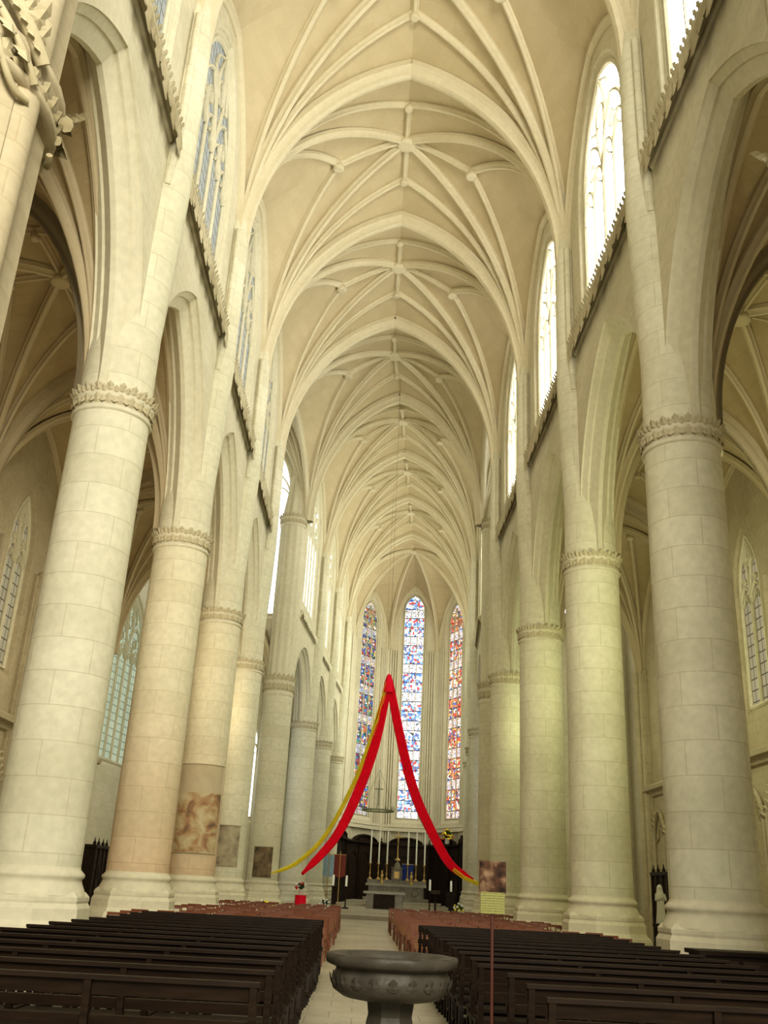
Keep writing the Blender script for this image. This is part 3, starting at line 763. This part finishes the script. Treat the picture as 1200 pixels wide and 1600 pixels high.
fc2=((.22,.19,.13),(.46,.41,.30),(.32,.27,.19),(.39,.34,.23))
fresco(T(-6,42.7,0),-80,36,2.1,3.7,mat_fresco('fresco_small',fc2,9),"small faded grey-brown painting on a column")
fc3=((.06,.045,.03),(.28,.22,.14),(.13,.10,.06),(.20,.14,.08))
fresco(CH@T(-5.85,51,0),-82,36,1.75,3.2,mat_fresco('fresco_dark',fc3,9),"dark small painting on a column")
# ---------------------------------------------------------------- choir furniture
for i in range(5):
    p,q=Vector(ap[i]),Vector(ap[i+1]); m=(p+q)/2; L=(q-p).length; d=(q-p)/L
    wl=.9 if 0<i<4 else .78; off=0 if 0<i<4 else .35
    M=CH@T(m.x,m.y+off,0)@Matrix(((d.x,-d.y,0,0),(d.y,d.x,0,0),(0,0,1,0),(0,0,0,1)))@T(0,-.4,0)
    mb=MB(); mb.box((0,.05,2.5),(L*wl,.2,5.0)); mb.box((0,-.1,5.05),(L*wl,.5,.16)); mb.box((0,-.05,.45),(L*wl,.5,.5))
    k=3
    for j in range(k):
        c=-L*wl/2+L*wl*(j+.5)/k; w=L*wl/k*.36
        mb.bar([(c-w,.9)]+arcpts(c,w,3.5,w*1.2,6)+[(c+w,.9)],.08,-.14,.0); mb.tube([(c+w*1.25,-.15,.7),(c+w*1.25,-.15,4.95)],.05,8)
        mb.lathe([(.08,5.1),(.1,5.25),(.03,5.35),(.07,5.45),(.01,5.6)],8,(c+w*1.25,-.1,0))
    mb.bar([(-L*.3,5.1)]+[(L*.3*math.cos(pi-pi*t/10),5.1+.5*math.sin(pi*t/10)) for t in range(11)],.2,-.2,.1)
    mb.add([(-L*.3,0,5.1)]+[(L*.3*math.cos(pi-pi*t/10),0,5.1+.5*math.sin(pi*t/10)) for t in range(11)],[tuple(range(12))])
    o=obj('choir_panelling',mb.mesh('stall_panel',[M_dark]),M); top(o,"tall dark carved wooden panelling section with small pediment","wooden panelling","panelling round the apse")
zf=.7
e=obj('high_altar',None,CH@T(0,72,zf)); top(e,"pale marble high altar with gilded tabernacle","altar")
mb=MB(); mb.box((0,0,.12),(4.6,1.5,.24)); mb.box((0,0,.62),(3.9,1.0,.8)); mb.box((0,0,1.06),(4.2,1.15,.1)); mb.box((0,.35,1.25),(4.2,.5,.3))
for x in(-1.8,-.9,0,.9,1.8): mb.box((x,-.52,.62),(.12,.06,.8))
for x in(-1.35,-.45,.45,1.35): mb.bar(circ(x,.62,.22,12),.05,-.56,-.48)
obj('altar_body',mb.mesh('altar',[M_altar]),None,e)
mb=MB(); mb.box((0,-.0,1.125),(4.3,1.2,.03)); mb.box((0,-.6,1.05),(4.3,.02,.16)); obj('altar_cloth',mb.mesh('altar_cloth',[M_cloth]),None,e)
mb=MB(); mb.box((0,.3,1.75),(.55,.5,.7)); mb.lathe([(.3,2.1),(.26,2.25),(.18,2.5),(.1,2.6),(.05,2.75)],16,(0,.3,0)); 
for x in(-.34,.34): mb.tube([(x,.05,1.4),(x,.05,2.1)],.04,8); mb.sphere((x,.05,2.2),.07,5)
obj('tabernacle',mb.mesh('tabernacle',[M_altar]),None,e)
mb=MB(); mb.box((0,.03,1.75),(.34,.03,.46)); obj('tabernacle_door',mb.mesh('tabd',[M_gold]),None,e)
for sx in(-1,1):
    e=obj('altar_reliquary',None,CH@T(sx*1.05,71.95,zf+1.15)); top(e,"small gilded reliquary figure on the altar","reliquary","gilded reliquaries")
    mb=MB(); mb.lathe([(.16,0),(.15,.1),(.08,.16),(.12,.4),(.14,.55),(.07,.62),(.05,.66),(.075,.74),(.06,.84),(.01,.88)],12); obj('figure',mb.mesh('rel',[M_gold]),None,e)
e=obj('altar_cross',None,CH@T(0,72.35,zf+2.72)); top(e,"tall gilded altar crucifix","crucifix")
mb=MB(); mb.lathe([(.2,0),(.16,.1),(.05,.2),(.04,.8)],12); mb.box((0,0,1.35),(.07,.05,1.3)); mb.box((0,0,1.6),(.7,.05,.07))
mb.tube([(-.3,-.05,1.66),(0,-.05,1.56),(.3,-.05,1.66)],.025,6); mb.tube([(0,-.05,1.55),(.02,-.06,1.35),(0,-.05,1.0)],[.06,.055,.025],6); mb.sphere((0,-.07,1.67),.05,5)
obj('cross',mb.mesh('altar_cross',[M_gold]),None,e)
mbs=MB(); mbs.lathe([(.17,0),(.15,.06),(.06,.12),(.04,.3),(.08,.40),(.04,.5),(.035,.8),(.06,.88),(.04,.96),(.11,1.04),(.12,1.08),(.03,1.1)],14); mst=mbs.mesh('candlestick',[M_gold])
mbs=MB(); mbs.lathe([(.06,0),(.055,1.6),(.005,1.7)],10); mca=mbs.mesh('candle',[M_wax])
for x in(-1.95,-1.35,-.75,.75,1.35,1.95):
    e=obj('candlestick',None,CH@T(x,72.38,zf+1.4)); top(e,"slim brass altar candlestick with tall white candle","candlestick","candlesticks on the high altar")
    obj('stick',mst,None,e); obj('candle',mca,T(0,0,1.08)@Matrix.Diagonal((1,1,1.35,1)),e)
e=obj('altar_table',None,CH@T(-.2,62,.36)); top(e,"dark draped front altar table with white cloth","altar")
mb=MB(); mb.box((0,0,.45),(2.2,.9,.9)); mb.box((0,0,.93),(2.5,1.1,.06)); obj('table_body',mb.mesh('tb',[M_altar]),None,e)
mb=MB(); mb.box((0,0,.975),(2.54,1.14,.03)); mb.box((0,-.57,.9),(2.54,.02,.12)); obj('table_cloth',mb.mesh('tc',[M_cloth]),None,e)
mb=MB(); mb.box((0,-.47,.42),(1.3,.03,.8)); obj('frontal',mb.mesh('fr',[M_dark]),None,e)
e=obj('lectern',None,CH@T(2.9,60,.36)); top(e,"dark wooden lectern with slanted top","lectern")
mb=MB(); mb.lathe([(.25,0),(.25,.06),(.06,.12),(.05,1.0)],8,smooth=False); mb.box((0,0,0),(.55,.42,.05),0,T(0,0,1.1)@RX(.5)); obj('lectern_body',mb.mesh('lect',[M_dark]),None,e)
mbs=MB(); mbs.lathe([(.22,0),(.2,.05),(.04,.1),(.035,1.1),(.12,1.15),(.12,1.18)],12); mfs=mbs.mesh('floor_candlestand',[M_dark])
for x,y in((-2.9,57.5),(-2.2,58),(2.6,57.5),(3.8,58.5)):
    e=obj('candle_stand',None,CH@T(x,y,.36)); top(e,"dark standing candle holder with short white candle","candle stand","standing candle holders in the choir")
    obj('stand',mfs,None,e); obj('candle',mca,T(0,0,1.18)@Matrix.Diagonal((1.1,1.1,.35,1)),e)
def stall(M,L,label):
    mb=MB(); mb.box((0,0,.5),(L,.6,.9)); mb.box((0,.28,1.1),(L,.08,2.0)); mb.box((0,-.02,.98),(L,.5,.06)); mb.box((0,.2,2.12),(L,.3,.1))
    k=int(L/.7)
    for j in range(k+1): mb.box((-L/2+L*j/k,-.05,.75),(.06,.62,1.1))
    o=obj('choir_stall',mb.mesh('stall',[M_dark]),M); top(o,label,"choir stall","choir stalls")
for sx in(-1,1):
    stall(CH@T(sx*3.9,71,.2)@RZ(pi/2 if sx<0 else -pi/2),4.5,"row of dark carved wooden choir stalls")
e=obj('hanging_crown',None,CH@T(-1.0,64,6.2)); top(e,"slight hanging greenish metal crown light with cross","chandelier")
mb=MB(); mb.lathe([(1.05,-.05),(1.06,0),(1.05,.05),(1.02,.05),(1.02,-.05),(1.05,-.05)],28,caps=False)
for i in range(12):
    a=2*pi*i/12; mb.tube([(1.03*math.cos(a),1.03*math.sin(a),0),(1.03*math.cos(a),1.03*math.sin(a),.28)],[.03,.015],6)
    if i%3==0: mb.tube([(1.03*math.cos(a),1.03*math.sin(a),.1),(0,0,2.6)],.010,5)
mb.box((0,0,1.1),(.06,.06,1.6)); mb.box((0,0,1.35),(.55,.05,.06))
obj('crown_ring',mb.mesh('crown',[plain('verdigris_metal',(.20,.21,.12),.5,.2)]),None,e)
mb=MB(); mb.tube([(0,0,2.6),(0,0,23.4)],.006,5); obj('chain',mb.mesh('chain',[M_iron]),None,e)
def bouquet(M,cols,s,label,stand=0):
    e=obj('flower_arrangement',None,M); top(e,label,"flowers")
    mb=MB(); mb.lathe([(.12*s,0),(.16*s,.12*s),(.12*s,.3*s),(.15*s,.36*s)],14,(0,0,stand)); obj('vase',mb.mesh('vase',[M_white]),None,e)
    if stand:
        mb=MB(); mb.lathe([(.3,0),(.28,stand*.96),(.32,stand)],8,smooth=False,lobe=.03); obj('draped_pedestal',mb.mesh('ped',[M_red]),None,e)
    mb=MB(); mg=MB(); r=random.Random(int(s*100)+len(label))
    for i in range(40):
        a=r.uniform(0,2*pi); q=r.uniform(0,.40)*s; zz=stand+(.4+r.uniform(0,.5))*s-q*.4
        mb.sphere((q*math.cos(a),q*math.sin(a),zz),.065*s,4,i%len(cols))
    for i in range(24):
        a=r.uniform(0,2*pi); el=r.uniform(.2,1.3); 
        leafpiece(mg,(0,0,stand+.36*s),(-math.sin(a),math.cos(a),0),(math.cos(a)*math.cos(el),math.sin(a)*math.cos(el),math.sin(el)),(0,0,1),.28*s)
    obj('blossom',mb.mesh('bl',cols),None,e); obj('foliage',mg.mesh('fo',[M_green]),None,e)
M_wf=plain('white_petals',(.85,.83,.75),.7); M_rf=plain('red_petals',(.6,.03,.03),.7); M_of=plain('orange_petals',(.85,.35,.04),.7)
bouquet(CH@T(-4.1,53.2,.2),[M_wf,M_wf,M_rf],.8,"red and white flowers on a red-draped pedestal",.8)
bouquet(T(-4.2,42.0,.0),[M_wf,M_yel],1.0,"pale yellow and white flowers by a column")
bouquet(CH@T(4.2,54.5,.2),[M_wf,M_yel],.9,"white flowers and greenery by a column")
bouquet(CH@T(-3.0,54.8,.2),[M_wf],.8,"white flowers near the choir step")
bouquet(CH@T(3.55,82.6,5.15),[M_of,M_yel],1.3,"orange flowers on top of the panelling")
def banner(M,c,label,w=.7,h=1.3):
    e=obj('processional_banner',None,M); top(e,label,"banner")
    mb=MB(); mb.tube([(0,0,0),(0,0,3.3)],.025,8); mb.tube([(-w/2,0,3.1),(w/2,0,3.1)],.02,6); mb.lathe([(.2,0),(.18,.05),(.03,.1)],12); obj('pole',mb.mesh('bp',[M_gold]),None,e)
    mb=MB(); mb.grid([[(-w/2+w*i/8,.05*math.sin(i*1.7)-.02,3.08-h*j/6+ (.12*abs(i-4)/4 if j==6 else 0)) for i in range(9)] for j in range(7)]); obj('cloth',mb.mesh('bc',[c]),None,e)
banner(CH@T(-3.7,61.5,.2),plain('pale_blue_cloth',(.35,.5,.6),.8),"pale blue and white processional banner on a pole")
banner(CH@T(-2.9,60.5,.2),plain('dull_red_cloth',(.20,.045,.03),.8),"dark red processional banner on a pole")
banner(CH@T(.6,76.5,.2),plain('deep_blue_cloth',(.03,.06,.3),.8),"deep blue banner behind the altar",.9,1.2)
def confessional(M,label):
    e=obj('confessional',None,M); top(e,label,"confessional")
    mb=MB(); mb.box((0,0,1.25),(1.9,.9,2.5)); mb.box((0,0,2.56),(2.1,1.05,.12)); mb.box((0,0,.08),(2.05,1.05,.16))
    for x in(-.95,-.35,.35,.95): mb.box((x,-.47,1.3),(.1,.08,2.4)); mb.lathe([(.06,2.6),(.07,2.7),(.03,2.76),(.01,2.9)],8,(x,-.4,0))
    obj('body',mb.mesh('conf',[M_dark]),None,e)
    mb=MB(); mb.box((0,-.46,1.15),(.56,.04,1.9)); mb.box((0,-.49,1.6),(.36,.03,.5)); obj('door',mb.mesh('confd',[M_pew]),None,e)
confessional(WF(-1,11.3,41,I4),"dark wooden confessional with pointed finials against the aisle wall")
confessional(WF(1,11.3,37.2,I4),"dark wooden confessional against the aisle wall")
def statue(M,h,label,ped):
    e=obj('statue',None,M); top(e,label,"statue")
    mb=MB(); mb.lathe([(.28,0),(.28,.1),(.2,.16),(.18,ped-.15),(.25,ped-.08),(.25,ped)],8,smooth=False); obj('pedestal',mb.mesh('sp',[M_dark if h<1.2 else M_trim]),None,e)
    mb=MB(); s=h/1.7
    mb.lathe([(.26*s,0),(.25*s,.1*s),(.2*s,.5*s),(.17*s,.9*s),(.19*s,1.15*s),(.2*s,1.32*s),(.13*s,1.42*s),(.06*s,1.46*s),(.055*s,1.5*s)],24,(0,0,ped),lobe=.07,nl=7)
    mb.sphere((0,-.01*s,ped+1.6*s),.105*s,8,sc=(.85,.95,1.15)); mb.sphere((0,-.11*s,ped+1.59*s),.02*s,4)
    mb.lathe([(.2*s,1.25*s),(.15*s,1.5*s),(.13*s,1.66*s),(.07*s,1.74*s),(.01,1.76*s)],14,(0,.05*s,ped))
    for sg in(-1,1): mb.tube([(sg*.18*s,0,ped+1.32*s),(sg*.24*s,-.05*s,ped+1.05*s),(sg*.05*s,-.22*s,ped+1.12*s),(sg*.02*s,-.24*s,ped+1.2*s)],[.075*s,.07*s,.045*s,.03*s],8)
    obj('robed_figure',mb.mesh('sf',[M_white]),None,e)
statue(T(7.95,27.6,0),.95,"small white robed statue on a dark pedestal",1.05)
e=obj('offering_table',None,T(5.3,15.3,0)); top(e,"low dark wooden cabinet beside a column base","cabinet")
mb=MB(); mb.box((0,0,.47),(1.1,.6,.88)); mb.box((0,0,.94),(1.2,.7,.06)); mb.box((0,0,.05),(1.18,.66,.1)); obj('body',mb.mesh('cab',[M_pew]),None,e)
for x in(-.27,.27):
    mb=MB(); mb.box((x,-.31,.5),(.48,.03,.7)); mb.sphere((x*.25,-.34,.5),.025,4); obj('door',mb.mesh('cd',[M_dark]),None,e)
# ---------------------------------------------------------------- light
w=bpy.data.worlds.new('World'); scn.world=w; w.use_nodes=True
bg=w.node_tree.nodes['Background']; bg.inputs[0].default_value=(1.0,.97,.82,1); bg.inputs[1].default_value=.35
def area(name,M,sx,sy,p,c):
    l=bpy.data.lights.new(name,'AREA'); l.shape='RECTANGLE'; l.size=sx; l.size_y=sy; l.energy=p; l.color=c
    return obj(name,l,M)
area('west_window_light',T(3,-11,12)@RZ(math.radians(9))@RX(math.radians(86)),7,9,6800,(1,.95,.80))
for sx in(-1,1):
    for i,cy in enumerate((17.8,26.1,34.4)):
        l=bpy.data.lights.new('aisle_fill','POINT'); l.shadow_soft_size=.12  # added fill to brighten the aisles, tucked behind columns; no real lamp there
        l.energy=(170 if sx<0 else (420,260,140)[i]); l.color=(1,.82,.54) if sx<0 else (.93,.97,.58)
        obj('aisle_fill',l,T(sx*7.3,cy*1.155,8.6))
# ---------------------------------------------------------------- camera
cam=bpy.data.cameras.new('Camera'); cam.sensor_fit='VERTICAL'; cam.sensor_height=36; cam.sensor_width=27; cam.lens=33.1; cam.clip_end=500
co=obj('Camera',cam,T(-.3,0,EYE)@RZ(math.radians(-.33))@RX(math.radians(90+21.7))@RZ(math.radians(3.0)))
scn.camera=co
scn.view_settings.view_transform='Standard'
try: scn.view_settings.look='Medium High Contrast'
except Exception: pass
scn.view_settings.exposure=0.2
